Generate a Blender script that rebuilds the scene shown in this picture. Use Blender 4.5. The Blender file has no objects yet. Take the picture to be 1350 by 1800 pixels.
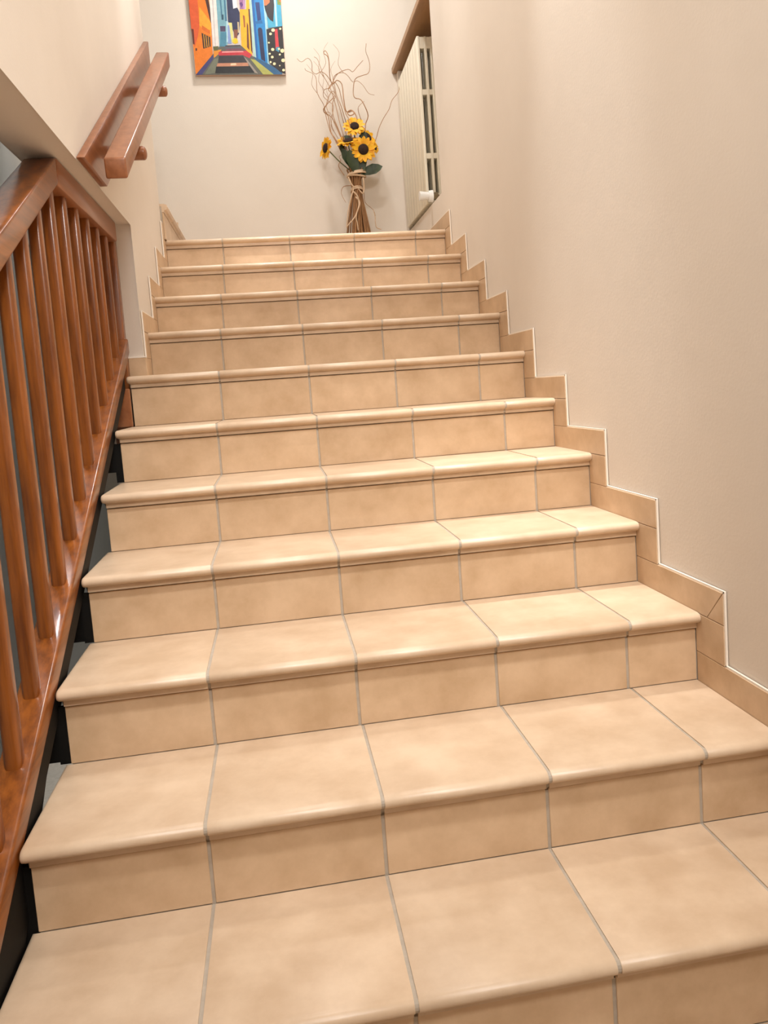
import bpy, bmesh, math, random
from mathutils import Matrix, Vector
random.seed(11)
S = bpy.context.scene
COL = S.collection

# ------------------------------------------------------------------ camera
cam_data = bpy.data.cameras.new('camera')
cam = bpy.data.objects.new('camera', cam_data); COL.objects.link(cam)
cam_data.sensor_fit = 'AUTO'; cam_data.sensor_width = 36.0
cam_data.lens = 1390.8 / 1800 * 36
cam_data.shift_x = (675 - 703.8) / 1800
cam_data.shift_y = (817.95 - 900) / 1800
cam_data.clip_start = 0.02
right = Vector((0.9848, -0.1588, -0.0704)); down = Vector((-0.0851, -0.0875, -0.9925)); fwd = Vector((0.1514, 0.9834, -0.0997))
rot = Matrix((right, -down, -fwd)).transposed().to_4x4()
cam.matrix_world = Matrix.Translation((0.1734, -3.8336, -0.7329)) @ rot
S.camera = cam

# ------------------------------------------------------------------ world, lights, exposure
w = bpy.data.worlds.new('sky'); S.world = w; w.use_nodes = True
bg = w.node_tree.nodes['Background']; bg.inputs[0].default_value = (0.80, 0.80, 0.76, 1); bg.inputs[1].default_value = 0.8
vs = S.view_settings
vs.view_transform = 'Standard'; vs.look = 'None'; vs.gamma = 1.0; vs.use_curve_mapping = False
vs.exposure = 0.29

def area(name, loc, target, power, size, color, spread=180):
    d = bpy.data.lights.new(name, 'AREA'); d.energy = power; d.shape = 'DISK'; d.size = size; d.color = color
    d.spread = math.radians(spread)
    o = bpy.data.objects.new(name, d); COL.objects.link(o); o.location = loc
    o.rotation_euler = (Vector(target) - Vector(loc)).to_track_quat('-Z', 'Y').to_euler()
    return o
def spot(name, loc, target, power, angle, blend, radius, color):
    d = bpy.data.lights.new(name, 'SPOT'); d.energy = power; d.spot_size = math.radians(angle); d.spot_blend = blend
    d.shadow_soft_size = radius; d.color = color
    o = bpy.data.objects.new(name, d); COL.objects.link(o); o.location = loc
    o.rotation_euler = (Vector(target) - Vector(loc)).to_track_quat('-Z', 'Y').to_euler()
    return o
WARM = (1.0, 0.985, 0.965)
area('stair_ceiling_lamp', (0.40, -1.5, 2.22), (0.40, -1.5, 0), 18, 0.35, WARM)
area('landing_ceiling_lamp', (0.45, 0.30, 2.22), (0.45, 0.30, 0), 16, 0.25, WARM)
area('lower_front_fill', (0.72, -4.75, 1.3), (0.40, -1.4, -0.8), 38, 0.5, WARM)  # added low-angle fill from the front, not a real fixture
spot('riser_fill_spot', (0.45, -3.95, 2.24), (0.40, -1.85, -1.05), 285, 42, 1.0, 0.16, WARM)  # unseen spot added from high behind the camera to brighten the risers
spot('middle_downlight', (0.52, -2.45, 2.24), (0.46, -1.72, -1.0), 70, 34, 1.0, 0.04, WARM)
spot('upper_downlight', (0.46, -0.85, 2.24), (0.44, -0.05, -0.08), 190, 26, 1.0, 0.04, WARM)
spot('wall_downlight', (0.84, -1.66, 2.24), (1.02, -1.68, -0.5), 260, 25, 1.0, 0.03, (1.0, 1.0, 1.0))
spot('landing_wall_downlight', (0.86, -0.42, 2.24), (1.02, -0.42, 0.0), 60, 27, 1.0, 0.03, (1.0, 0.98, 0.95))
spot('lower_downlight', (0.50, -3.3, 2.24), (0.50, -2.75, -1.6), 20, 44, 1.0, 0.12, WARM)
area('stairwell_cool_fill', (-0.62, -1.0, 2.22), (-0.64, -0.9, 0), 10, 0.35, (0.90, 0.96, 1.0), 70)  # added cool fill in place of daylight on the grey stairwell wall
spot('left_wall_downlight', (0.02, -0.50, 2.24), (-0.20, -0.45, 0.0), 70, 27, 1.0, 0.04, WARM)

# ------------------------------------------------------------------ materials
def mat(name, base, rough=0.5, var=None, scale=5.0, bump=0.0, bscale=60.0, spec=0.5, metal=0.0, coat=0.0, obj_var=0.0, detail=6.0, stretch=None, coords='world'):
    m = bpy.data.materials.new(name); m.use_nodes = True
    nt = m.node_tree; N = nt.nodes; L = nt.links; b = N['Principled BSDF']
    b.inputs['Roughness'].default_value = rough; b.inputs['Metallic'].default_value = metal
    b.inputs['Specular IOR Level'].default_value = spec
    if coat: b.inputs['Coat Weight'].default_value = coat; b.inputs['Coat Roughness'].default_value = 0.12
    b.inputs['Base Color'].default_value = (*base, 1)
    if coords == 'world':
        src = N.new('ShaderNodeNewGeometry').outputs['Position']
    else:
        src = N.new('ShaderNodeTexCoord').outputs['Object']
    info = N.new('ShaderNodeObjectInfo')
    if var or bump:
        off = N.new('ShaderNodeVectorMath'); off.operation = 'MULTIPLY_ADD'
        L.new(info.outputs['Random'], off.inputs[0]); off.inputs[1].default_value = (17.0, 11.0, 23.0) if obj_var else (0, 0, 0)
        L.new(src, off.inputs[2]); vec = off.outputs[0]
        if stretch:
            mp = N.new('ShaderNodeMapping'); mp.inputs['Rotation'].default_value = stretch[3:6] if len(stretch) > 3 else (0, 0, 0)
            mp.inputs['Scale'].default_value = stretch[:3]; L.new(vec, mp.inputs[0]); vec = mp.outputs[0]
    if var:
        n1 = N.new('ShaderNodeTexNoise'); n1.inputs['Scale'].default_value = scale; n1.inputs['Detail'].default_value = detail
        n1.inputs['Roughness'].default_value = 0.62
        L.new(vec, n1.inputs['Vector'])
        r = N.new('ShaderNodeValToRGB'); r.color_ramp.elements[0].position = 0.33; r.color_ramp.elements[1].position = 0.67
        r.color_ramp.elements[0].color = (*base, 1); r.color_ramp.elements[1].color = (*var, 1)
        L.new(n1.outputs['Fac'], r.inputs[0]); out = r.outputs[0]
        if obj_var:
            h = N.new('ShaderNodeHueSaturation')
            ma = N.new('ShaderNodeMapRange'); ma.inputs['To Min'].default_value = 1 - obj_var; ma.inputs['To Max'].default_value = 1 + obj_var
            L.new(info.outputs['Random'], ma.inputs['Value']); L.new(ma.outputs[0], h.inputs['Value'])
            L.new(out, h.inputs['Color']); out = h.outputs[0]
        L.new(out, b.inputs['Base Color'])
    if bump:
        n2 = N.new('ShaderNodeTexNoise'); n2.inputs['Scale'].default_value = bscale; n2.inputs['Detail'].default_value = 4
        L.new(vec, n2.inputs['Vector'])
        bp = N.new('ShaderNodeBump'); bp.inputs['Strength'].default_value = bump; bp.inputs['Distance'].default_value = 0.002
        L.new(n2.outputs['Fac'], bp.inputs['Height']); L.new(bp.outputs[0], b.inputs['Normal'])
    return m

M = {}
M['tile'] = mat('beige_tile', (0.57, 0.41, 0.272), 0.33, (0.70, 0.535, 0.38), 9.0, 0.06, 90, 0.4, obj_var=0.03, detail=9)  # paler than the risers: whitish gloss sheen put into the colour
M['riser'] = mat('beige_tile_no_sheen', (0.53, 0.36, 0.215), 0.34, (0.68, 0.49, 0.32), 9.0, 0.06, 90, 0.4, obj_var=0.03, detail=9)  # same tile as the treads, coloured without their painted-in sheen
M['grout'] = mat('grey_grout', (0.42, 0.355, 0.285), 0.9, (0.49, 0.42, 0.34), 60)
M['wall'] = mat('cream_plaster', (0.74, 0.665, 0.58), 0.85, (0.77, 0.695, 0.61), 3, 0.16, 140, 0.25)
M['grey_wall'] = mat('grey_plaster', (0.46, 0.46, 0.44), 0.85, (0.49, 0.49, 0.47), 3, 0.3, 120, 0.25)
M['ceiling'] = mat('white_ceiling_paint', (0.80, 0.78, 0.74), 0.9, (0.82, 0.80, 0.76), 3)
M['caulk'] = mat('white_caulk', (0.88, 0.80, 0.70), 0.6)
wd1, wd2 = (0.14, 0.036, 0.006), (0.34, 0.098, 0.013)
M['wood_z'] = mat('orange_brown_wood', wd1, 0.32, wd2, 9, 0, 1, 0.5, coat=0.35, obj_var=0.06, stretch=(6, 6, 0.5))
M['wood_slope'] = mat('orange_brown_wood_sloped', wd1, 0.30, wd2, 9, 0, 1, 0.5, coat=0.35, obj_var=0.05, stretch=(6, 0.5, 6, -0.53, 0, 0))
M['oak'] = mat('mid_brown_wood', (0.24, 0.080, 0.028), 0.34, (0.34, 0.125, 0.048), 8, 0, 1, 0.5, coat=0.25, obj_var=0.04, stretch=(6, 0.5, 6, -0.53, 0, 0))
M['sill'] = mat('sill_wood', (0.30, 0.16, 0.07), 0.4, (0.40, 0.22, 0.10), 8, stretch=(6, 0.5, 6))
M['steel'] = mat('black_steel', (0.005, 0.0045, 0.004), 0.6, spec=0.15)
M['radiator'] = mat('cream_enamel', (0.80, 0.74, 0.60), 0.35, spec=0.5)
M['white'] = mat('white_plastic', (0.86, 0.85, 0.82), 0.35)
M['chrome'] = mat('dull_brass', (0.22, 0.17, 0.10), 0.4, metal=0.8)
M['frame'] = mat('window_paint', (0.85, 0.84, 0.80), 0.4)
M['canvas'] = mat('canvas_cloth', (0.55, 0.38, 0.30), 0.8)
M['twig'] = mat('dried_willow', (0.34, 0.17, 0.075), 0.7, (0.46, 0.26, 0.13), 30)
M['stem'] = mat('dried_stem', (0.20, 0.085, 0.03), 0.75, (0.42, 0.22, 0.09), 25, obj_var=0.15, stretch=(5, 5, 0.6))
M['raffia'] = mat('pale_raffia', (0.58, 0.40, 0.25), 0.75, (0.70, 0.52, 0.36), 40)
M['petal'] = mat('yellow_petal', (0.80, 0.32, 0.004), 0.6, (0.88, 0.53, 0.008), 45)
M['disc'] = mat('seed_brown', (0.010, 0.003, 0.002), 0.9, (0.035, 0.012, 0.004), 120, 0.8, 200)
M['leaf'] = mat('dark_leaf', (0.008, 0.018, 0.004), 0.5, (0.035, 0.060, 0.012), 22)
M['greenstem'] = mat('green_stem', (0.09, 0.11, 0.025), 0.6, (0.14, 0.16, 0.05), 30)
g = bpy.data.materials.new('window_glass'); g.use_nodes = True; gb = g.node_tree.nodes['Principled BSDF']
gb.inputs['Transmission Weight'].default_value = 1; gb.inputs['Roughness'].default_value = 0.0; gb.inputs['IOR'].default_value = 1.45
M['glass'] = g

# ------------------------------------------------------------------ helpers
def mesh_of(bm, name, m, smooth=None):
    bmesh.ops.recalc_face_normals(bm, faces=bm.faces)
    me = bpy.data.meshes.new(name); bm.to_mesh(me); bm.free()
    for x in (m if isinstance(m, (list, tuple)) else [m]): me.materials.append(x)
    if smooth is not None:
        for p in me.polygons: p.use_smooth = True
        me.set_sharp_from_angle(angle=math.radians(smooth))
    return me
def link(name, me, parent=None, loc=(0, 0, 0)):
    o = bpy.data.objects.new(name, me); COL.objects.link(o); o.location = loc
    if parent: o.parent = parent; o.matrix_parent_inverse = Matrix.Translation(-Vector(PW[parent.name]))
    PW[o.name] = Vector(loc)
    return o
PW = {}
def obj(name, bm, m, parent=None, smooth=None): return link(name, mesh_of(bm, name, m, smooth), parent)
def empty(name, loc, label, cat, group=None):
    o = bpy.data.objects.new(name, None); COL.objects.link(o); o.location = loc; o.empty_display_size = 0.1
    PW[o.name] = Vector(loc); return tag(o, label, cat, group)
def tag(o, label=None, cat=None, group=None, kind=None):
    if label: o['label'] = label
    if cat: o['category'] = cat
    if group: o['group'] = group
    if kind: o['kind'] = kind
    return o
def box(bm, x0, x1, y0, y1, z0, z1, bev=0.0, seg=1):
    vs_ = [bm.verts.new(p) for p in ((x0,y0,z0),(x1,y0,z0),(x1,y1,z0),(x0,y1,z0),(x0,y0,z1),(x1,y0,z1),(x1,y1,z1),(x0,y1,z1))]
    fs = [bm.faces.new([vs_[i] for i in f]) for f in ((0,3,2,1),(4,5,6,7),(0,1,5,4),(1,2,6,5),(2,3,7,6),(3,0,4,7))]
    if bev:
        es = list({e for f in fs for e in f.edges})
        bmesh.ops.bevel(bm, geom=es, offset=bev, segments=seg, affect='EDGES', profile=0.5)
    return vs_
def prism(bm, pts, axis, a, b, bev=0.0, seg=1):
    """extrude a polygon (two coords) along an axis from a to b"""
    def P(p, t):
        return {'x': (t, p[0], p[1]), 'y': (p[0], t, p[1]), 'z': (p[0], p[1], t)}[axis]
    A = [bm.verts.new(P(p, a)) for p in pts]; B = [bm.verts.new(P(p, b)) for p in pts]
    n = len(pts); fs = [bm.faces.new(A), bm.faces.new(B[::-1])]
    for i in range(n): fs.append(bm.faces.new((A[i], A[(i+1) % n], B[(i+1) % n], B[i])))
    if bev:
        es = list({e for f in fs for e in f.edges})
        bmesh.ops.bevel(bm, geom=es, offset=bev, segments=seg, affect='EDGES', profile=0.5)
def catmull(P, n=4):
    P = [Vector(p) for p in P]; out = []
    for i in range(len(P) - 1):
        a = P[max(i-1, 0)]; b = P[i]; c = P[i+1]; d = P[min(i+2, len(P)-1)]
        for k in range(n):
            t = k / n
            out.append(0.5 * ((2*b) + (c-a)*t + (2*a-5*b+4*c-d)*t*t + (3*b-a-3*c+d)*t**3))
    out.append(P[-1]); return out
def tube(bm, P, r0, r1=None, sides=5, n=3, closed=False):
    Q = catmull(P, n) if n else [Vector(p) for p in P]
    r1 = r0 if r1 is None else r1; rings = []; up = Vector((0.3, 0.9, 0.2)).normalized()
    for i, q in enumerate(Q):
        t = (Q[min(i+1, len(Q)-1)] - Q[max(i-1, 0)]).normalized()
        u = t.cross(up)
        if u.length < 1e-3: u = t.cross(Vector((1, 0, 0)))
        u.normalize(); v = t.cross(u).normalized(); up = -v if False else up
        r = r0 + (r1 - r0) * i / max(len(Q)-1, 1)
        rings.append([bm.verts.new(q + (u*math.cos(2*math.pi*k/sides) + v*math.sin(2*math.pi*k/sides)) * r) for k in range(sides)])
    for a, b in zip(rings[:-1], rings[1:]):
        for k in range(sides): bm.faces.new((a[k], a[(k+1) % sides], b[(k+1) % sides], b[k]))
    bm.faces.new(rings[0][::-1]); bm.faces.new(rings[-1])

# ------------------------------------------------------------------ stair dimensions (metres; top landing at z = 0)
G, R, NSTEP = 0.28, 0.1597, 13
DY = [-.0065, -.0016, -.0025, .0036, .0043, .0044, .0072, .0023, -.0016, -.008, -.0015, 0, 0]
DZ = [.0039, .0005, .0007, .0008, -.0011, -.0068, -.0039, -.0003, .0004, .0006, .0051, 0, 0]
Y = [-k*G + DY[k] for k in range(NSTEP)]; Z = [-k*R + DZ[k] for k in range(NSTEP)]
ZF = -NSTEP * R                                   # lower floor
XR, XW, XL, XLW, XE = 1.062, 1.070, -0.250, -0.258, -0.294
J = [[.004,.313,.619,.916],[.008,.311,.614,.912],[.004,.306,.608,.903],[.005,.304,.603,.901],[.003,.301,.599,.898],[.0,.300,.598,.898],
     [.0,.298,.597,.898],[-.001,.296,.595,.896],[-.003,.296,.598,.897],[.001,.301,.603,.903],[.0,.300,.602,.902],[.0,.3,.6,.9],[.0,.3,.6,.9]]
YB, ZC, YF = 1.02, 2.30, -5.2                       # back wall, ceiling, wall behind the camera
NOSE = [(.006, .0), (.001, -.0004), (-.005, -.0022), (-.0095, -.006), (-.0116, -.010), (-.0118, -.0145), (-.0095, -.0190), (-.004, -.0225), (.003, -.0238)]
LIP = [(.0070, -.0255), (.0070, -.0375), (.018, -.0375)]
RF = .0135                                          # riser face behind the crest

# ------------------------------------------------------------------ setting: walls, ceiling, floor
def struct(name, bm, m, parent=None, smooth=None):
    o = obj(name, bm, m, parent, smooth)
    if parent is None: o['kind'] = 'structure'
    return o
bm = bmesh.new(); prism(bm, [(YF, ZF-.1), (YF, ZC), (.055, ZC), (.055, -.3), (YB, -.3), (YB, -.5), (.055, -.5), (.055, ZF-.1)], 'x', XW, 1.32)
wall_right = struct('wall_right', bm, M['wall'])
bm = bmesh.new(); box(bm, XW, 1.20, .055, YB, -.3, .188); box(bm, 1.20, 1.32, .055, YB, -.3, 1.115); box(bm, 1.20, 1.32, .055, YB, 2.05, ZC)
box(bm, XW-.006, 1.32, .965, YB, .066, 1.115)
struct('niche', bm, M['wall'], wall_right)
bm = bmesh.new(); prism(bm, [(-.94, -1.9), (-.94, -.115), (YF, -.115), (YF, ZC), (-.04, ZC), (-.04, -1.9)], 'x', -.388, XLW, .004, 2)
wall_left = struct('wall_left', bm, M['wall'], smooth=40)
bm = bmesh.new(); box(bm, -.97, 1.32, YB, YB+.12, ZF-.1, ZC); struct('wall_back', bm, M['wall'])
bm = bmesh.new(); box(bm, -.97, 1.32, YF-.12, YF, ZF-.1, ZC); struct('wall_front', bm, M['wall'])
bm = bmesh.new(); box(bm, -.97, -.85, YF, YB, ZF-.1, ZC); struct('wall_stairwell', bm, M['grey_wall'])
bm = bmesh.new(); box(bm, -.97, 1.32, YF-.12, YB+.12, ZC, ZC+.1); struct('ceiling', bm, M['ceiling'])
bm = bmesh.new(); box(bm, -.85, XW, YF, YB, ZF-.12, ZF-.004); floor = struct('floor', bm, M['grout'])
for i in range(4):
    for j in range(5):
        x0 = -.25 + .3*i + .002 if i else -.25; x1 = min(-.25 + .3*(i+1) - .002, XW-.002); y1 = Y[12] + .0 - .3*j - .04; y0 = y1 - .296
        bm = bmesh.new(); box(bm, x0 if i else -.55, x1, max(y0, YF+.002), y1, ZF-.01, ZF, .001)
        obj('floor_tile', bm, M['tile'], floor)

# window above the radiator
bm = bmesh.new()
for a in ((.055, YB-.055, 1.15, 1.19), (.055, YB-.055, 2.01, 2.05), (.055, .095, 1.19, 2.01), (.925, .965, 1.19, 2.01), (.49, .53, 1.19, 2.01)):
    box(bm, 1.225, 1.275, a[0], a[1], a[2], a[3], .003)
win = struct('window_1', bm, M['frame'])
for a in ((.095, .49), (.53, .925)):
    bm = bmesh.new(); box(bm, 1.247, 1.253, a[0], a[1], 1.19, 2.01); obj('pane', bm, M['glass'], win)
bm = bmesh.new(); box(bm, 1.036, 1.222, .057, 1.015, 1.115, 1.148, .003); struct('window_sill', bm, M['sill'], win)

# ------------------------------------------------------------------ the tiled staircase
stair = empty('staircase', (0.4, Y[12], ZF), 'flight of beige tiled stairs with rounded nosings and grey grout climbing to the landing', 'stairs')
def xl_of(k): return XE if k >= 4 else XLW
def body_profile(ks, kend):
    """grout surface: the tile profile set back by 2 mm"""
    e = .0022; pts = []
    for k in ks:
        y, z = Y[k], Z[k]
        back = (Y[k-1] + RF + e) if k else YB
        pts.append((back, z - e))
        pts += [(y + a + e*(.9 if a > -.011 else 1.0) if a < .004 else y + a, z + b - (e if a > .0 and b > -.01 else 0)) for a, b in NOSE[1:]]
        pts += [(y + .0092, z - .0270), (y + .0092, z - .0350), (y + .017, z - .0365), (y + .0185, z - .0378), (y + .0185, z - .0440), (y + RF + e, z - .0445)]
    return pts
for ks, x0, nm in ((range(0, 4), XLW+.001, 0), (range(4, NSTEP), -.283, 1)):
    p = body_profile(ks, None); k = ks[-1]
    zb = Z[k+1] - .0022 if k+1 < NSTEP else ZF - .004
    p.append((Y[k] + RF + .0022, zb))
    if nm == 0: p += [(Y[3]+RF+.0022+.05, Z[4]-.2), (0.05, -.22), (YB, -.22)]
    else: p += [(Y[12]+.28, ZF-.004), (Y[4]+.2, Z[4]-.22), (Y[3]+RF+.0022, Z[4]-.22)]
    bm = bmesh.new(); prism(bm, p, 'x', x0, XR+.004)
    obj('grout_bed', bm, M['grout'], stair)

def tread_mesh(xa, xb, depth, free_left=False):
    bm = bmesh.new()
    prof = [(depth, 0.0)] + NOSE + LIP + [(.018, -.012), (depth, -.012)]
    def ring(x, s, lipx):
        out = []
        for i, (a, b) in enumerate(prof):
            px = x
            if 10 <= i <= 12: px = max(x, lipx)
            ca, cb = .004, -.013
            aa, bb = (a, b) if (i in (0, len(prof)-1, len(prof)-2) or 10 <= i <= 12) else (ca + (a-ca)*s, cb + (b-cb)*s)
            out.append(bm.verts.new((px, aa, bb)))
        return out
    if free_left: rings = [ring(xa, .55, -.2845), ring(xa+.0012, .80, -.2845), ring(xa+.004, .95, -.2845), ring(xa+.0085, 1.0, -.2845)]
    else: rings = [ring(xa, .97, xa), ring(xa+.001, 1.0, xa+.001)]
    rings += [ring(xb-.001, 1.0, xb-.001), ring(xb, .97, xb)]
    n = len(prof)
    for A, B in zip(rings[:-1], rings[1:]):
        for i in range(n):
            try: bm.faces.new((A[i], A[(i+1) % n], B[(i+1) % n], B[i]))
            except ValueError: pass
    bm.faces.new(rings[0][::-1]); bm.faces.new(rings[-1])
    return mesh_of(bm, 'tread_tile', M['tile'], 35)
GAP = .0031
for k in range(NSTEP):
    xs = [xl_of(k)] + J[k] + [XR]
    if k < 4: xs[0] = XL
    for i in range(5):
        a = xs[i] + (GAP if i else 0); b = xs[i+1] - (GAP if i < 4 else 0.001)
        dep = (Y[k-1] + RF - .0008 - Y[k]) if k else .30
        link('tread_tile', tread_mesh(a, b, dep, k >= 4 and i == 0), stair, (0, Y[k], Z[k]))
        zb = (Z[k+1] + .0008) if k < NSTEP-1 else ZF + .002
        bm = bmesh.new(); a2 = -.285 if (i == 0 and k >= 4) else a
        box(bm, a2, b, Y[k]+RF, Y[k]+RF+.009, zb, Z[k]-.0410, .0009)
        obj('riser_tile', bm, M['riser'], stair)
# landing tiles
for j in range(3):
    for i in range(5):
        xs = [XL] + J[0] + [XR]; a = xs[i] + (GAP if i else 0); b = xs[i+1] - GAP
        y0 = Y[0] + .30 + .004 + .3*j; y1 = min(y0 + .296, YB - .012)
        if y1 - y0 < .02: continue
        bm = bmesh.new(); box(bm, a, b, y0, y1, -.012+DZ[0], DZ[0], .0009); obj('landing_tile', bm, M['tile'], stair)

# skirting tiles, stepped up both walls
HS, FS = .068, .100
def skirt(side, root, ks):
    xa, xb = (XR, XW) if side > 0 else (XLW, XL)
    c = bmesh.new()
    cx0, cx1 = (XR+.0015, XR+.006) if side > 0 else (XL-.006, XL-.0015)
    for k in ks:
        yf = Y[k] - FS + (0 if side > 0 else .018); yb = (Y[k-1] + RF - .0015) if k else (YB-.01 if side > 0 else -.042)
        yprev = (Y[k-1] - FS + (0 if side > 0 else .018)) if k else yb
        zt = Z[k] + HS; zb = Z[k] - .002
        lo = yf if not (side < 0 and k == 4) else -.942
        e = .0008
        if side > 0 and k == 8:      # one mitred corner
            bm = bmesh.new(); prism(bm, [(lo+.0655, zb), (yb, zb), (yb, zt-.001), (lo+.002, zt-.001)], 'x', xa, xb, .0008); obj('skirting_tile', bm, M['riser'], root)
            bm = bmesh.new(); prism(bm, [(lo+.001, zb), (lo+.0642, zb), (lo+.001, zt-.0022)], 'x', xa, xb, .0008); obj('skirting_tile', bm, M['riser'], root)
        else:
            bm = bmesh.new(); box(bm, xa, xb, lo+e, yb, zb, zt-e, .0009); obj('skirting_tile', bm, M['riser'], root)
        if k+1 < NSTEP and not (side < 0 and k >= 4):
            z0 = Z[k+1] + HS
            if side < 0 and k == 3: z0 = Z[4] + HS
            bm = bmesh.new(); box(bm, xa, xb, yf+e, Y[k] + RF - .0005, z0+e*.6-.0005, zb-.0013, .0009); obj('skirting_tile', bm, M['riser'], root)
            if z0: box(c, cx0-.0, cx1, yf-.0035, yf+.001, z0, zt+.003)
        box(c, cx0, cx1, lo-.003, yprev, zt-.001, zt+.0035)
    obj('caulk_line', c, M['caulk'], root)
sk = empty('baseboard_right', (XW, -1.8, Z[6]), None, None); sk['kind'] = 'structure'; skirt(1, sk, range(NSTEP))
sk = empty('baseboard_left', (XLW, -.5, Z[2]), None, None); sk['kind'] = 'structure'; skirt(-1, sk, range(5))
bm = bmesh.new(); box(bm, -.310, XL-.001, -.949, -.9405, Z[4], Z[4]+HS, .0009); obj('skirting_tile', bm, M['riser'], sk)
bm = bmesh.new(); box(bm, -.31, XL, -.9495, -.9402, Z[4]+HS, Z[4]+HS+.004, 0); obj('caulk_line', bm, M['caulk'], sk)

# the next flight, turning left off the landing
nf = empty('next_flight', (-.5, .5, 0), 'two beige tiled steps turning left off the landing behind the left wall', 'stairs')
bm = bmesh.new(); box(bm, -.846, -.2505, -.0395, YB-.002, .001+DZ[0], .148); box(bm, -.846, -.53, -.0395, YB-.002, .148, .308); obj('step_core', bm, M['grout'], nf)
for (xf, z) in ((-.235, .16), (-.515, .32)):
    for j in range(4):
        y0 = -.0405 + .2646*j + .0015; y1 = y0 + .2616
        me_b = bmesh.new(); prof = [(xf-.30+.02, z), (xf-.004, z), (xf+.008, z-.004), (xf+.011, z-.014), (xf+.005, z-.025), (xf-.004, z-.028), (xf-.006, z-.037), (xf-.016, z-.037), (xf-.016, z-.011), (xf-.28, z-.011)]
        prism(me_b, prof, 'y', y0, y1); obj('tread_tile', me_b, M['tile'], nf)
        bm = bmesh.new(); box(bm, xf-.015, xf-.008, y0, y1, z-.16+.004, z-.0385, .0008); obj('riser_tile', bm, M['riser'], nf)
bm = bmesh.new(); box(bm, -.50, -.282, YB-.010, YB-.001, .162, .30, .001); obj('skirting_tile', bm, M['riser'], nf)

# ------------------------------------------------------------------ wooden balustrade with its steel stringer
bal = empty('balustrade', (-.33, -1.9, -1.1), 'orange-brown wooden balustrade with square balusters along the open left side of the stairs', 'railing')
def zr(y): return -.532 - .59 * (-y - 1.03)          # top of the bottom rail
X0, X1 = -.357, -.297
YE = -3.45
bm = bmesh.new(); prism(bm, [(-.985, zr(-.985)), (YE, zr(YE)), (YE, zr(YE)-.052), (-.985, zr(-.985)-.052)], 'x', X0, X1, .006, 3); obj('bottom_rail', bm, M['wood_slope'], bal, 40)
YA = -1.735
def zt(y): return -.122 - .555 * (YA - y)
sl = [(-.985, -.1175), (YA+.012, -.1175), (YA, -.122), (YE, zt(YE)), (YE, zt(YE)-.072), (YA+.002, -.122-.0655), (-.985, -.183)]
bm = bmesh.new(); prism(bm, [sl[1], sl[2], sl[3], sl[4], sl[5]], 'x', -.372, -.300, .009, 3); obj('top_rail', bm, M['wood_slope'], bal, 40)
bm = bmesh.new(); prism(bm, [(-.985, -.1175), (YA+.0125, -.1175), (YA+.0025, -.187), (-.985, -.183)], 'x', -.372, -.300, .005, 2); obj('head_rail', bm, M['oak'], bal, 40)
bm = bmesh.new(); box(bm, -.372, -.310, -.988, -.9435, -.90, -.117, .004, 2); obj('post', bm, M['wood_z'], bal, 40)
for i in range(18):
    y = -1.088 - .1315*i; h = .0148
    top = -.184 if y > YA else zt(y) - .069
    bot = zr(y) - .015
    if y - h < YE: break
    bm = bmesh.new(); v = box(bm, -.328-h, -.328+h, y-h, y+h, bot, top+.006, .0075, 3); obj('baluster', bm, M['wood_z'], bal, 50)
bm = bmesh.new()
prism(bm, [(-1.13, zr(-1.13)-.050), (YE, zr(YE)-.050), (YE, zr(YE)-.34), (-2.75, zr(-2.75)-.30), (-2.52, zr(-2.52)-.16), (-2.34, zr(-2.34)-.100), (-1.13, zr(-1.13)-.090)], 'x', -.3065, -.2985)
obj('steel_stringer', bm, M['steel'], bal)
for k, wdt in ((5, 0), (7, 0), (8, 0), (9, 0), (10, 0), (11, 0)):
    bm = bmesh.new(); y = Y[k]; z = Z[k]
    lo = .125 if k == 5 else (.155 if k < 9 else .26)
    box(bm, -.340, -.3045, y+.02, y+.045, z-lo, z-.040); box(bm, -.306, -.286, y+.016, y+.022 + (.12 if k > 8 else .0), Z[k+1]+.001 if k < 9 else Z[k+1]-.12, z-.040)
    if k >= 9: box(bm, -.340, -.286, y+.03, y+.28, z-.34, z-.17)
    obj('steel_bracket', bm, M['steel'], bal)
bm = bmesh.new(); box(bm, -.372, -.2865, -1.13, -1.115, Z[5]+.001, Z[4]-.040, .002); obj('end_block', bm, M['oak'], bal)

# ------------------------------------------------------------------ wall handrail: backing board, pegs, rail
hr = empty('handrail', (-.24, -.85, .3), 'brown wooden handrail on a backing board fixed to the left wall', 'handrail')
def hb(y): return -.11 + .581 * (y + 1.716)
bm = bmesh.new(); prism(bm, [(-1.712, -.1145), (-1.43, -.1145), (-.046, hb(-.046)-.165), (-.046, hb(-.046))], 'x', XLW+.0005, XLW+.022, .003, 2); obj('backing_board', bm, M['oak'], hr, 40)
def ht(y): return -.095 + .575 * (y + 1.635)
n_ = .055/math.cos(math.atan(.575)); dn = Vector((.5, -.87))
ya, yb_ = -1.635, -.075
bm = bmesh.new(); prism(bm, [(ya, ht(ya)), (ya+.008, ht(ya)-.052), (yb_, ht(yb_)-.064), (yb_, ht(yb_))], 'x', -.205, -.150, .005, 3); obj('rail', bm, M['oak'], hr, 40)
for y in (-1.30, -.46):
    z = ht(y) - .085
    bm = bmesh.new(); bmesh.ops.create_cone(bm, cap_ends=True, segments=16, radius1=.020, radius2=.020, depth=.092, matrix=Matrix.Translation((-.191, y, z)) @ Matrix.Rotation(math.pi/2, 4, 'Y'))
    bmesh.ops.create_uvsphere(bm, u_segments=16, v_segments=8, radius=.020, matrix=Matrix.Translation((-.145, y, z)) @ Matrix.Diagonal((.5, 1, 1, 1)))
    box(bm, -.19, -.165, y-.012, y+.012, z, ht(y)-.045)
    obj('peg_bracket', bm, M['oak'], hr, 50)

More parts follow.
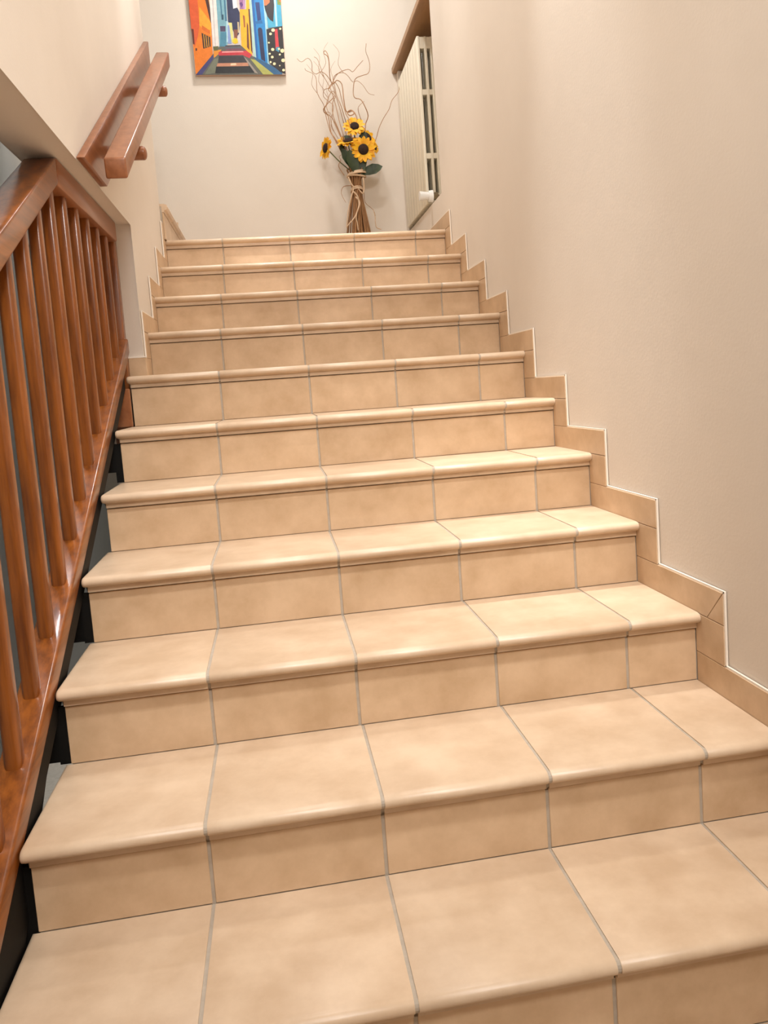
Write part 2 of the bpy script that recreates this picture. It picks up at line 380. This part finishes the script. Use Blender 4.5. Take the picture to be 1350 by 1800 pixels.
# ------------------------------------------------------------------ radiator under the sill
rad = empty('radiator', (1.10, .65, .19), 'cream sectional radiator with open slotted end below the wooden window sill', 'radiator')
zb_, zt_ = .205, 1.045
for i in range(8):
    y0 = .34 + i*.077
    bm = bmesh.new()
    box(bm, 1.056, 1.071, y0, y0+.073, zb_, zt_, .004, 2)
    box(bm, 1.071, 1.0735, y0+.030, y0+.043, zb_, zt_)
    box(bm, 1.094, 1.109, y0+.004, y0+.069, zb_+.01, zt_, .003)
    box(bm, 1.125, 1.138, y0+.004, y0+.069, zb_+.01, zt_, .003)
    for (a, b) in ((zb_, zb_+.055), (.435, .465), (.755, .785), (.985, zt_)):
        box(bm, 1.065, 1.135, y0+.006, y0+.067, a, b-.002, .002)
    obj('radiator_section', bm, M['radiator'], rad, 40)
bm = bmesh.new()
bmesh.ops.create_cone(bm, cap_ends=True, segments=20, radius1=.018, radius2=.024, depth=.05, matrix=Matrix.Translation((1.035, .30, .235)) @ Matrix.Rotation(-math.pi/2, 4, 'Y'))
bmesh.ops.create_cone(bm, cap_ends=True, segments=20, radius1=.031, radius2=.028, depth=.022, matrix=Matrix.Translation((1.068, .30, .232)) @ Matrix.Rotation(-math.pi/2, 4, 'Y'))
vk = obj('valve_knob', bm, M['white'], rad, 40)
bm = bmesh.new(); tube(bm, [(1.075, .30, .232), (1.10, .30, .232), (1.115, .34, .232)], .014, sides=10)
tube(bm, [(1.10, .30, .232), (1.10, .302, .205), (1.10, .302, .189)], .009, sides=10)
bmesh.ops.create_cone(bm, cap_ends=True, segments=6, radius1=.02, radius2=.02, depth=.03, matrix=Matrix.Translation((1.092, .30, .232)) @ Matrix.Rotation(math.pi/2, 4, 'Y'))
obj('valve_body', bm, M['chrome'], rad, 40)
TWIGS = {'twig_a':[(0.661,0.835,0.675),(0.631,0.854,0.738),(0.624,0.873,0.833),(0.599,0.864,0.855),(0.616,0.840,0.884),(0.665,0.836,0.932),(0.634,0.858,0.972),(0.661,0.874,1.015),(0.697,0.860,1.062),(0.754,0.837,1.075),(0.779,0.839,1.062),(0.811,0.862,1.099),(0.848,0.874,1.138)],
'twig_b':[(0.691,0.889,0.710),(0.677,0.904,0.766),(0.648,0.890,0.826),(0.618,0.868,0.844),(0.601,0.869,0.876),(0.604,0.893,0.859),(0.638,0.904,0.862),(0.658,0.886,0.792),(0.683,0.866,0.716)],
'twig_c':[(0.788,0.855,0.805),(0.780,0.879,0.848),(0.759,0.885,0.868),(0.734,0.864,0.847),(0.746,0.847,0.825),(0.771,0.859,0.838),(0.768,0.882,0.862),(0.742,0.883,0.856),(0.725,0.860,0.861),(0.717,0.847,0.923),(0.715,0.863,1.004),(0.690,0.885,1.034),(0.665,0.880,1.011),(0.649,0.856,1.039),(0.649,0.848,1.123),(0.643,0.867,1.162),(0.627,0.886,1.182),(0.634,0.877,1.194),(0.645,0.853,1.165),(0.650,0.849,1.124),(0.651,0.872,1.070)],
'twig_d':[(0.831,0.901,0.743),(0.841,0.910,0.796),(0.857,0.890,0.835),(0.841,0.871,0.879),(0.819,0.880,0.924),(0.790,0.904,0.942),(0.783,0.908,0.975),(0.795,0.886,1.037),(0.834,0.870,1.052),(0.874,0.884,1.070),(0.890,0.907,1.113),(0.886,0.906,1.157),(0.869,0.882,1.191),(0.874,0.871,1.230)],
'twig_e':[(0.884,0.905,0.685),(0.918,0.911,0.770),(0.946,0.890,0.820),(0.980,0.873,0.865),(1.003,0.884,0.919),(1.047,0.908,0.972),(1.059,0.909,1.017),(1.062,0.886,1.034)],
'twig_f':[(0.698,0.820,0.701),(0.679,0.821,0.790),(0.668,0.845,0.885),(0.645,0.856,0.983),(0.615,0.838,1.033),(0.598,0.818,1.075),(0.583,0.825,1.127),(0.567,0.849,1.149)],
'twig_g':[(0.684,0.818,0.701),(0.647,0.813,0.812),(0.652,0.835,0.895),(0.673,0.851,0.937),(0.657,0.838,0.995),(0.627,0.815,1.036),(0.596,0.816,1.055),(0.571,0.839,1.052),(0.551,0.851,1.073),(0.550,0.834,1.112),(0.528,0.813,1.128),(0.492,0.819,1.110),(0.470,0.843,1.138)],
'twig_h':[(0.739,0.934,0.768),(0.723,0.916,0.833),(0.706,0.895,0.890),(0.685,0.901,0.955),(0.679,0.925,1.021),(0.676,0.933,1.062),(0.696,0.912,1.079),(0.733,0.894,1.078),(0.760,0.905,1.063),(0.787,0.929,1.040),(0.814,0.931,1.047),(0.842,0.908,1.013),(0.870,0.894,0.963),(0.905,0.909,0.958)],
'twig_i':[(0.652,0.837,0.682),(0.626,0.858,0.746),(0.609,0.876,0.847),(0.602,0.864,0.893),(0.569,0.841,0.948),(0.569,0.839,1.021),(0.557,0.862,1.061),(0.518,0.876,1.086),(0.511,0.860,1.092)],
'twig_j':[(0.740,0.834,0.768),(0.724,0.853,0.837),(0.707,0.873,0.932),(0.697,0.864,0.979),(0.671,0.840,1.008),(0.642,0.836,0.976),(0.611,0.858,0.972),(0.606,0.873,0.940),(0.638,0.860,0.904),(0.654,0.837,0.870),(0.633,0.838,0.771),(0.652,0.862,0.740)],
'twig_k':[(0.726,0.942,0.758),(0.710,0.917,0.833),(0.690,0.911,0.921),(0.670,0.932,0.992),(0.639,0.949,0.960),(0.624,0.938,0.906),(0.638,0.914,0.846),(0.646,0.913,0.782),(0.682,0.936,0.718)],
'twig_l':[(0.690,0.874,0.501),(0.672,0.895,0.540),(0.663,0.889,0.564),(0.676,0.865,0.582),(0.667,0.858,0.600),(0.683,0.879,0.618)],
'twig_m':[(0.829,0.933,0.804),(0.808,0.916,0.857),(0.805,0.895,0.888),(0.841,0.901,0.921)],
'twig_n':[(0.735,0.876,0.443),(0.684,0.896,0.443),(0.667,0.890,0.403),(0.687,0.865,0.345)],
'twig_o':[(0.793,0.907,0.449),(0.803,0.912,0.404),(0.803,0.890,0.347),(0.845,0.874,0.300),(0.857,0.887,0.266)]}
STRANDS = {'strand_a':[(0.738,0.800,0.360),(0.760,0.800,0.327),(0.741,0.800,0.277),(0.719,0.800,0.240),(0.694,0.800,0.215),(0.673,0.800,0.193)],
'strand_b':[(0.724,0.800,0.392),(0.748,0.800,0.366),(0.754,0.800,0.315),(0.733,0.800,0.252),(0.737,0.800,0.213),(0.739,0.800,0.172)],
'strand_c':[(0.704,0.800,0.472),(0.720,0.800,0.430),(0.732,0.800,0.411),(0.716,0.800,0.367),(0.690,0.800,0.285),(0.674,0.800,0.190)],
'strand_d':[(0.789,0.800,0.466),(0.792,0.800,0.422),(0.782,0.800,0.378),(0.758,0.800,0.404)],
'tail':[(0.835,0.800,0.287),(0.842,0.800,0.248),(0.842,0.800,0.209),(0.848,0.800,0.183),(0.873,0.800,0.173)]}
PAINT = [((205,195,190),[(-106,1799),(414,1806),(406,1109),(-104,1112)]),
((226,122,26),[(-105,1799),(-50,1800),(10,1415),(2,1217),(-103,1111)]),
((212,88,42),[(-105,1799),(-50,1800),(-58,1383),(-70,1328),(-95,1264),(-105,1355)]),
((232,160,40),[(-49,1483),(7,1401),(3,1323),(-45,1369),(-58,1383)]),
((210,105,25),[(-44,1383),(-2,1355),(-2,1332),(-46,1360)]),
((66,30,20),[(-56,1800),(-29,1800),(25,1431),(22,1397),(6,1397)]),
((205,140,70),[(-28,1800),(3,1800),(28,1433),(15,1435)]),
((60,34,18),[(-50,1342),(-3,1318),(-5,1267),(-48,1255)]),
((215,150,45),[(-41,1335),(-37,1333),(-36,1261),(-40,1260)]),
((215,150,45),[(-29,1329),(-25,1327),(-24,1263),(-28,1262)]),
((215,150,45),[(-16,1323),(-13,1321),(-13,1266),(-17,1265)]),
((95,38,22),[(-104,1364),(-92,1362),(-94,1277),(-103,1282)]),
((90,40,20),[(-92,1259),(-82,1258),(-83,1245),(-92,1244)]),
((228,218,212),[(13,1800),(59,1801),(43,1267),(10,1267),(9,1400)]),
((190,182,180),[(33,1801),(41,1801),(23,1269),(19,1269)]),
((116,164,178),[(55,1801),(120,1802),(94,1290),(78,1244),(42,1263)]),
((60,110,135),[(66,1801),(80,1801),(75,1417),(68,1412)]),
((58,108,135),[(97,1802),(106,1802),(97,1405),(88,1405)]),
((70,60,90),[(57,1378),(87,1378),(85,1348),(56,1348)]),
((70,130,155),[(56,1346),(91,1346),(78,1249),(46,1263)]),
((30,70,90),[(72,1441),(82,1441),(80,1412),(70,1412)]),
((170,205,215),[(94,1405),(104,1405),(94,1290),(86,1290)]),
((214,216,226),[(134,1802),(172,1803),(162,1477),(138,1472)]),
((28,36,74),[(115,1802),(138,1802),(139,1472),(163,1479),(174,1451),(169,1382),(160,1336),(141,1313),(128,1355),(104,1403)]),
((206,202,125),[(108,1397),(125,1396),(127,1313),(122,1290),(101,1290)]),
((130,150,200),[(100,1383),(109,1382),(114,1281),(93,1281)]),
((128,76,52),[(132,1359),(155,1359),(148,1311),(131,1311)]),
((190,170,130),[(156,1401),(165,1399),(162,1341),(154,1341)]),
((236,192,20),[(121,1304),(136,1314),(149,1305),(150,1286),(133,1280),(121,1287)]),
((152,104,144),[(170,1803),(229,1803),(204,1435),(178,1464)]),
((88,40,112),[(177,1502),(189,1510),(197,1494),(186,1477)]),
((190,140,190),[(205,1803),(217,1803),(203,1447),(198,1447)]),
((238,172,24),[(175,1469),(212,1470),(241,1803),(224,1202),(195,1225),(168,1268)]),
((150,80,30),[(190,1438),(201,1433),(199,1373),(191,1369)]),
((110,60,22),[(209,1400),(216,1382),(211,1244),(198,1262)]),
((84,44,20),[(224,1472),(235,1470),(227,1225),(220,1243)]),
((172,204,194),[(237,1803),(251,1804),(247,1197),(233,1211),(230,1262)]),
((22,128,194),[(246,1804),(315,1804),(313,1166),(246,1194)]),
((14,92,165),[(246,1804),(264,1804),(257,1197),(246,1197)]),
((26,50,112),[(266,1507),(290,1508),(292,1411),(271,1405)]),
((26,34,74),[(268,1359),(275,1369),(288,1368),(294,1358),(296,1180),(273,1194)]),
((20,100,160),[(258,1403),(297,1408),(298,1392),(262,1389)]),
((158,204,216),[(314,1804),(323,1805),(325,1429),(320,1164),(308,1165),(312,1359)]),
((66,164,198),[(359,1805),(416,1806),(410,1377),(327,1366),(326,1424)]),
((34,26,32),[(316,1493),(335,1512),(371,1805),(373,1493),(360,1400),(343,1410),(329,1431),(320,1463)]),
((212,112,62),[(314,1804),(357,1805),(349,1507),(328,1490),(316,1490)]),
((196,50,60),[(331,1805),(345,1805),(337,1507)]),
((176,214,222),[(377,1805),(390,1805),(383,1377),(372,1375)]),
((124,142,52),[(390,1805),(412,1806),(412,1491),(392,1495)]),
((222,110,40),[(402,1806),(413,1806),(414,1507),(404,1512)]),
((92,92,84),[(-103,1112),(5,1226),(41,1265),(168,1269),(225,1213),(387,1110)]),
((62,60,112),[(-103,1111),(3,1222),(3,1198),(-69,1112)]),
((112,116,98),[(-54,1113),(8,1198),(32,1203),(8,1121)]),
((88,88,104),[(72,1263),(165,1262),(159,1255),(69,1254)]),
((120,70,90),[(83,1253),(169,1254),(173,1246),(77,1244)]),
((60,50,70),[(80,1272),(161,1274),(165,1268),(75,1266)]),
((220,140,40),[(7,1245),(54,1249),(38,1226),(7,1203)]),
((92,92,50),[(8,1266),(38,1268),(33,1244),(11,1242)]),
((192,50,62),[(34,1232),(46,1240),(194,1242),(223,1220),(207,1200),(170,1218),(37,1216)]),
((225,150,150),[(58,1239),(172,1240),(179,1234),(53,1231)]),
((50,46,52),[(36,1215),(174,1214),(192,1178),(28,1174)]),
((192,132,102),[(25,1174),(195,1176),(199,1157),(17,1156)]),
((235,200,165),[(99,1172),(128,1174),(130,1163),(96,1161)]),
((24,25,28),[(15,1156),(209,1157),(230,1120),(6,1119)]),
((152,142,132),[(174,1212),(197,1188),(250,1113),(230,1120),(192,1178)]),
((168,168,86),[(211,1197),(240,1191),(340,1109),(277,1110)]),
((40,92,134),[(232,1210),(315,1167),(385,1126),(388,1109),(339,1109),(240,1191)]),
((30,22,22),[(317,1359),(409,1377),(406,1113),(376,1123),(316,1175)]),
((202,52,62),[(364,1359),(380,1361),(381,1251),(361,1250)]),
((60,140,170),[(366,1261),(386,1261),(378,1233),(360,1243)]),
((232,222,176),[(366,1354),(362,1347),(354,1345),(347,1347),(344,1354),(348,1361),(356,1364),(363,1361)]),
((232,222,176),[(347,1334),(344,1328),(338,1326),(332,1328),(330,1334),(333,1339),(339,1341),(345,1339)]),
((232,222,176),[(331,1285),(328,1281),(324,1280),(321,1281),(319,1285),(321,1289),(325,1290),(329,1289)]),
((232,222,176),[(353,1247),(350,1241),(343,1239),(336,1241),(334,1248),(337,1254),(344,1256),(351,1253)]),
((232,222,176),[(331,1224),(329,1220),(324,1218),(319,1220),(318,1224),(320,1228),(325,1230),(330,1228)]),
((232,222,176),[(346,1205),(343,1200),(337,1198),(331,1200),(329,1206),(332,1211),(338,1213),(344,1211)]),
((232,222,176),[(411,1240),(406,1232),(397,1228),(389,1232),(386,1240),(390,1248),(399,1252),(408,1248)]),
((232,222,176),[(388,1219),(386,1215),(382,1214),(377,1215),(376,1219),(378,1223),(383,1225),(387,1223)]),
((232,222,176),[(410,1186),(406,1179),(398,1176),(390,1179),(387,1186),(391,1194),(400,1197),(408,1194)]),
((232,222,176),[(405,1132),(402,1127),(396,1125),(390,1127),(388,1133),(391,1138),(397,1140),(403,1138)]),
((232,222,176),[(355,1168),(352,1162),(346,1160),(339,1162),(338,1168),(340,1174),(347,1176),(353,1174)]),
((232,222,176),[(332,1178),(330,1173),(325,1171),(320,1173),(319,1178),(321,1182),(326,1184),(330,1182)]),
((232,222,176),[(381,1157),(379,1155),(376,1153),(374,1155),(372,1158),(374,1160),(377,1162),(380,1160)]),
((232,222,176),[(387,1250),(384,1245),(379,1244),(375,1245),(373,1250),(375,1254),(380,1256),(385,1254)]),
((232,222,176),[(403,1361),(401,1357),(396,1355),(391,1357),(390,1361),(392,1366),(397,1367),(402,1366)])]

# ------------------------------------------------------------------ the painting
def lin(c): return tuple(((x/255)/12.92 if x/255 <= .04045 else ((x/255+.055)/1.055)**2.4) for x in c)
pic = empty('painting', (.155, 1.0, 1.45), 'unframed canvas painting of a colourful narrow street hung high on the back wall', 'painting')
bm = bmesh.new(); prism(bm, [(-.110, 1.806), (.4185, 1.806), (.4085, 1.1135), (-.1010, 1.1115)], 'y', .9925, 1.0185, .0015); obj('canvas', bm, M['canvas'], pic)
bm = bmesh.new(); cm = {}; mats = []
for i, (c, pp) in enumerate(PAINT):
    if c not in cm:
        cm[c] = len(mats); v = tuple(.85*x for x in lin(c)); mats.append(mat('paint_%02d' % len(mats), v, 0.45, tuple(min(1, x*1.18 + .004) for x in v), 45, .25, 300, .4))
    y = .9922 - i*.00006
    f = bm.faces.new([bm.verts.new((x/1000, y, z/1000)) for x, z in pp]); f.material_index = cm[c]
me = bpy.data.meshes.new('painted_scene'); bm.normal_update(); bm.to_mesh(me); bm.free()
for m_ in mats: me.materials.append(m_)
link('painted_scene', me, pic)

# ------------------------------------------------------------------ bouquet of twigs and sunflowers
bq = empty('dried_bouquet', (.76, .86, 0), 'tall sheaf of curly dried twigs and sunflowers standing on the landing', 'flower arrangement')
rnd = random.Random(5)
for n, P in TWIGS.items():
    bm = bmesh.new(); th = {'twig_c': (.0036, .0020), 'twig_d': (.0034, .0014), 'twig_a': (.0030, .0015), 'twig_e': (.0022, .0014)}.get(n, (.0024, .0012))
    P2 = list(P)
    if P2[0][2] < .80 and n not in ('twig_l', 'twig_m', 'twig_n', 'twig_o') and P2[0][2] > .5:
        P2 = [(.757, .862, .46)] + P2
    tube(bm, P2, th[0], th[1], 5, 3); obj('twig', bm, M['twig'], bq, 60)
    if n not in ('twig_c', 'twig_d', 'twig_e', 'twig_m', 'twig_l', 'twig_n', 'twig_o'):   # a side shoot
        k = len(P)//2; a = Vector(P[k]); bm = bmesh.new(); s = rnd.choice((-1, 1))
        tube(bm, [a, a+Vector((.03*s, -.02, .04)), a+Vector((.02*s, -.03, .10)), a+Vector((.05*s, -.02, .15))], .0013, .0006, 4, 3); obj('twig', bm, M['twig'], bq, 60)
for i in range(36):                                 # straight bound stems
    a = rnd.uniform(0, 2*math.pi); r = rnd.random()**.4
    bx, by = .748 + .098*r*math.cos(a), .86 + .07*r*math.sin(a)
    tx, ty = .757 + .030*r*math.cos(a+.6), .86 + .026*r*math.sin(a+.6)
    ux, uy = .757 + .058*r*math.cos(a+1.2), .86 + .045*r*math.sin(a+1.2)
    bm = bmesh.new(); tube(bm, [(bx, by, .0045), ((bx+tx)/2+rnd.uniform(-.006,.006), (by+ty)/2, .2), (tx, ty, .42), (ux, uy, .53)], rnd.uniform(.004, .008), .0035, 6, 3)
    obj('stem', bm, M['stem'], bq, 60)
def ring_pts(cx, cy, cz, r, tilt, ph, n=14):
    return [(cx + r*math.cos(t), cy + r*.8*math.sin(t), cz + tilt*math.cos(t+ph)) for t in [2*math.pi*i/n for i in range(n+1)]]
bm = bmesh.new()
for dz_, r, t_ in ((.0, .056, .008), (.008, .052, .010), (-.008, .050, -.006)): tube(bm, ring_pts(.762, .86, .497+dz_, r, t_, .5), .0052, sides=6, n=2)
for dz_, r in ((.0, .036), (.010, .033)): tube(bm, ring_pts(.757, .86, .405+dz_, r, .012, 1.5), .0042, sides=6, n=2)
obj('raffia_tie', bm, M['raffia'], bq, 60)
for n, P in STRANDS.items():
    bm = bmesh.new(); tube(bm, P, .0045 if n != 'tail' else .002, .003 if n != 'tail' else .003, 6, 4); obj('raffia_strand', bm, M['raffia'], bq, 60)
def frame_of(n):
    n = Vector(n).normalized(); u = n.cross(Vector((0, 0, 1))).normalized(); v = u.cross(n).normalized(); return n, u, v
def blade(bm, c, n, d, L_, W, lift, curl):
    """a small pointed petal or leaf: two strips folded along the midrib"""
    s = d.cross(n).normalized(); rows = []
    for t, wd in ((0, .35), (.3, .85), (.6, 1.0), (.85, .6), (1, .02)):
        p = c + d*(L_*t) + n*(lift*t + curl*t*t)
        rows.append([bm.verts.new(p - s*W*wd/2), bm.verts.new(p - n*W*.10*wd), bm.verts.new(p + s*W*wd/2)])
    for a, b in zip(rows[:-1], rows[1:]):
        for i in (0, 1): bm.faces.new((a[i], a[i+1], b[i+1], b[i]))
def sunflower(c, n, r, label=None, back=None):
    n, u, v = frame_of(n); c = Vector(c)
    bm = bmesh.new()
    for lay, (cnt, l, li) in enumerate(((15, 1.0, .10), (13, .86, .28))):
        for i in range(cnt):
            t = 2*math.pi*(i + .5*lay)/cnt + rnd.uniform(-.1, .1); d = (u*math.cos(t) + v*math.sin(t)).normalized()
            k = rnd.uniform(.85, 1.08)
            blade(bm, c + d*r*.30, n, d, r*.70*l*k, r*.34, r*li*rnd.uniform(.3, 1.3), -r*.15)
    o = obj('sunflower', bm, M['petal'], bq, 60)
    bm = bmesh.new()
    m4 = Matrix((u, v, n)).transposed().to_4x4(); m4.translation = c + n*r*.02
    bmesh.ops.create_uvsphere(bm, u_segments=18, v_segments=9, radius=1, matrix=m4 @ Matrix.Diagonal((r*.40, r*.40, r*.17, 1)))
    obj('seed_disc', bm, M['disc'], o, 60)
    bm = bmesh.new(); e = back or (.757, .87, .50)
    tube(bm, [c - n*r*.04, c - n*r*.35 - Vector((0, 0, r*.2)), (c + Vector(e))/2 + Vector((0, .02, 0)), Vector(e)], .0035, .003, 6, 4); obj('flower_stem', bm, M['greenstem'], o, 60)
sunflower((.767, .84, .764), (-.05, -.92, .38), .066)
sunflower((.803, .80, .622), (-.10, -1.0, -.10), .076)
sunflower((.594, .86, .652), (-.96, -.45, .10), .068)
sunflower((.722, .83, .680), (-.15, -.55, .80), .074)
sunflower((.846, .90, .722), (.60, -.65, .45), .070)
sunflower((.884, .88, .652), (.75, -.60, .05), .034)
sunflower((.790, .92, .700), (.2, -.4, .9), .05)
for (a, d, L_, W) in (((.790, .84, .500), (1, -.25, .32), .125, .065), ((.755, .82, .500), (-.25, -.25, 1), .13, .07), ((.735, .83, .53), (-.45, -.2, 1), .12, .055),
                      ((.775, .83, .49), (.15, -.2, 1), .12, .07), ((.70, .84, .60), (-.2, -.3, .8), .07, .04), ((.80, .85, .66), (.3, -.2, 1), .08, .05), ((.76, .84, .66), (-.6, -.2, .5), .08, .05), ((.745, .86, .48), (.05, -.1, 1), .16, .07)):
    d = Vector(d).normalized(); n = Vector((0, -1, .25)); n = (n - d*n.dot(d)).normalized()
    bm = bmesh.new(); blade(bm, Vector(a), n, d, L_, W, .01, -.03); obj('leaf', bm, M['leaf'], bq, 60)
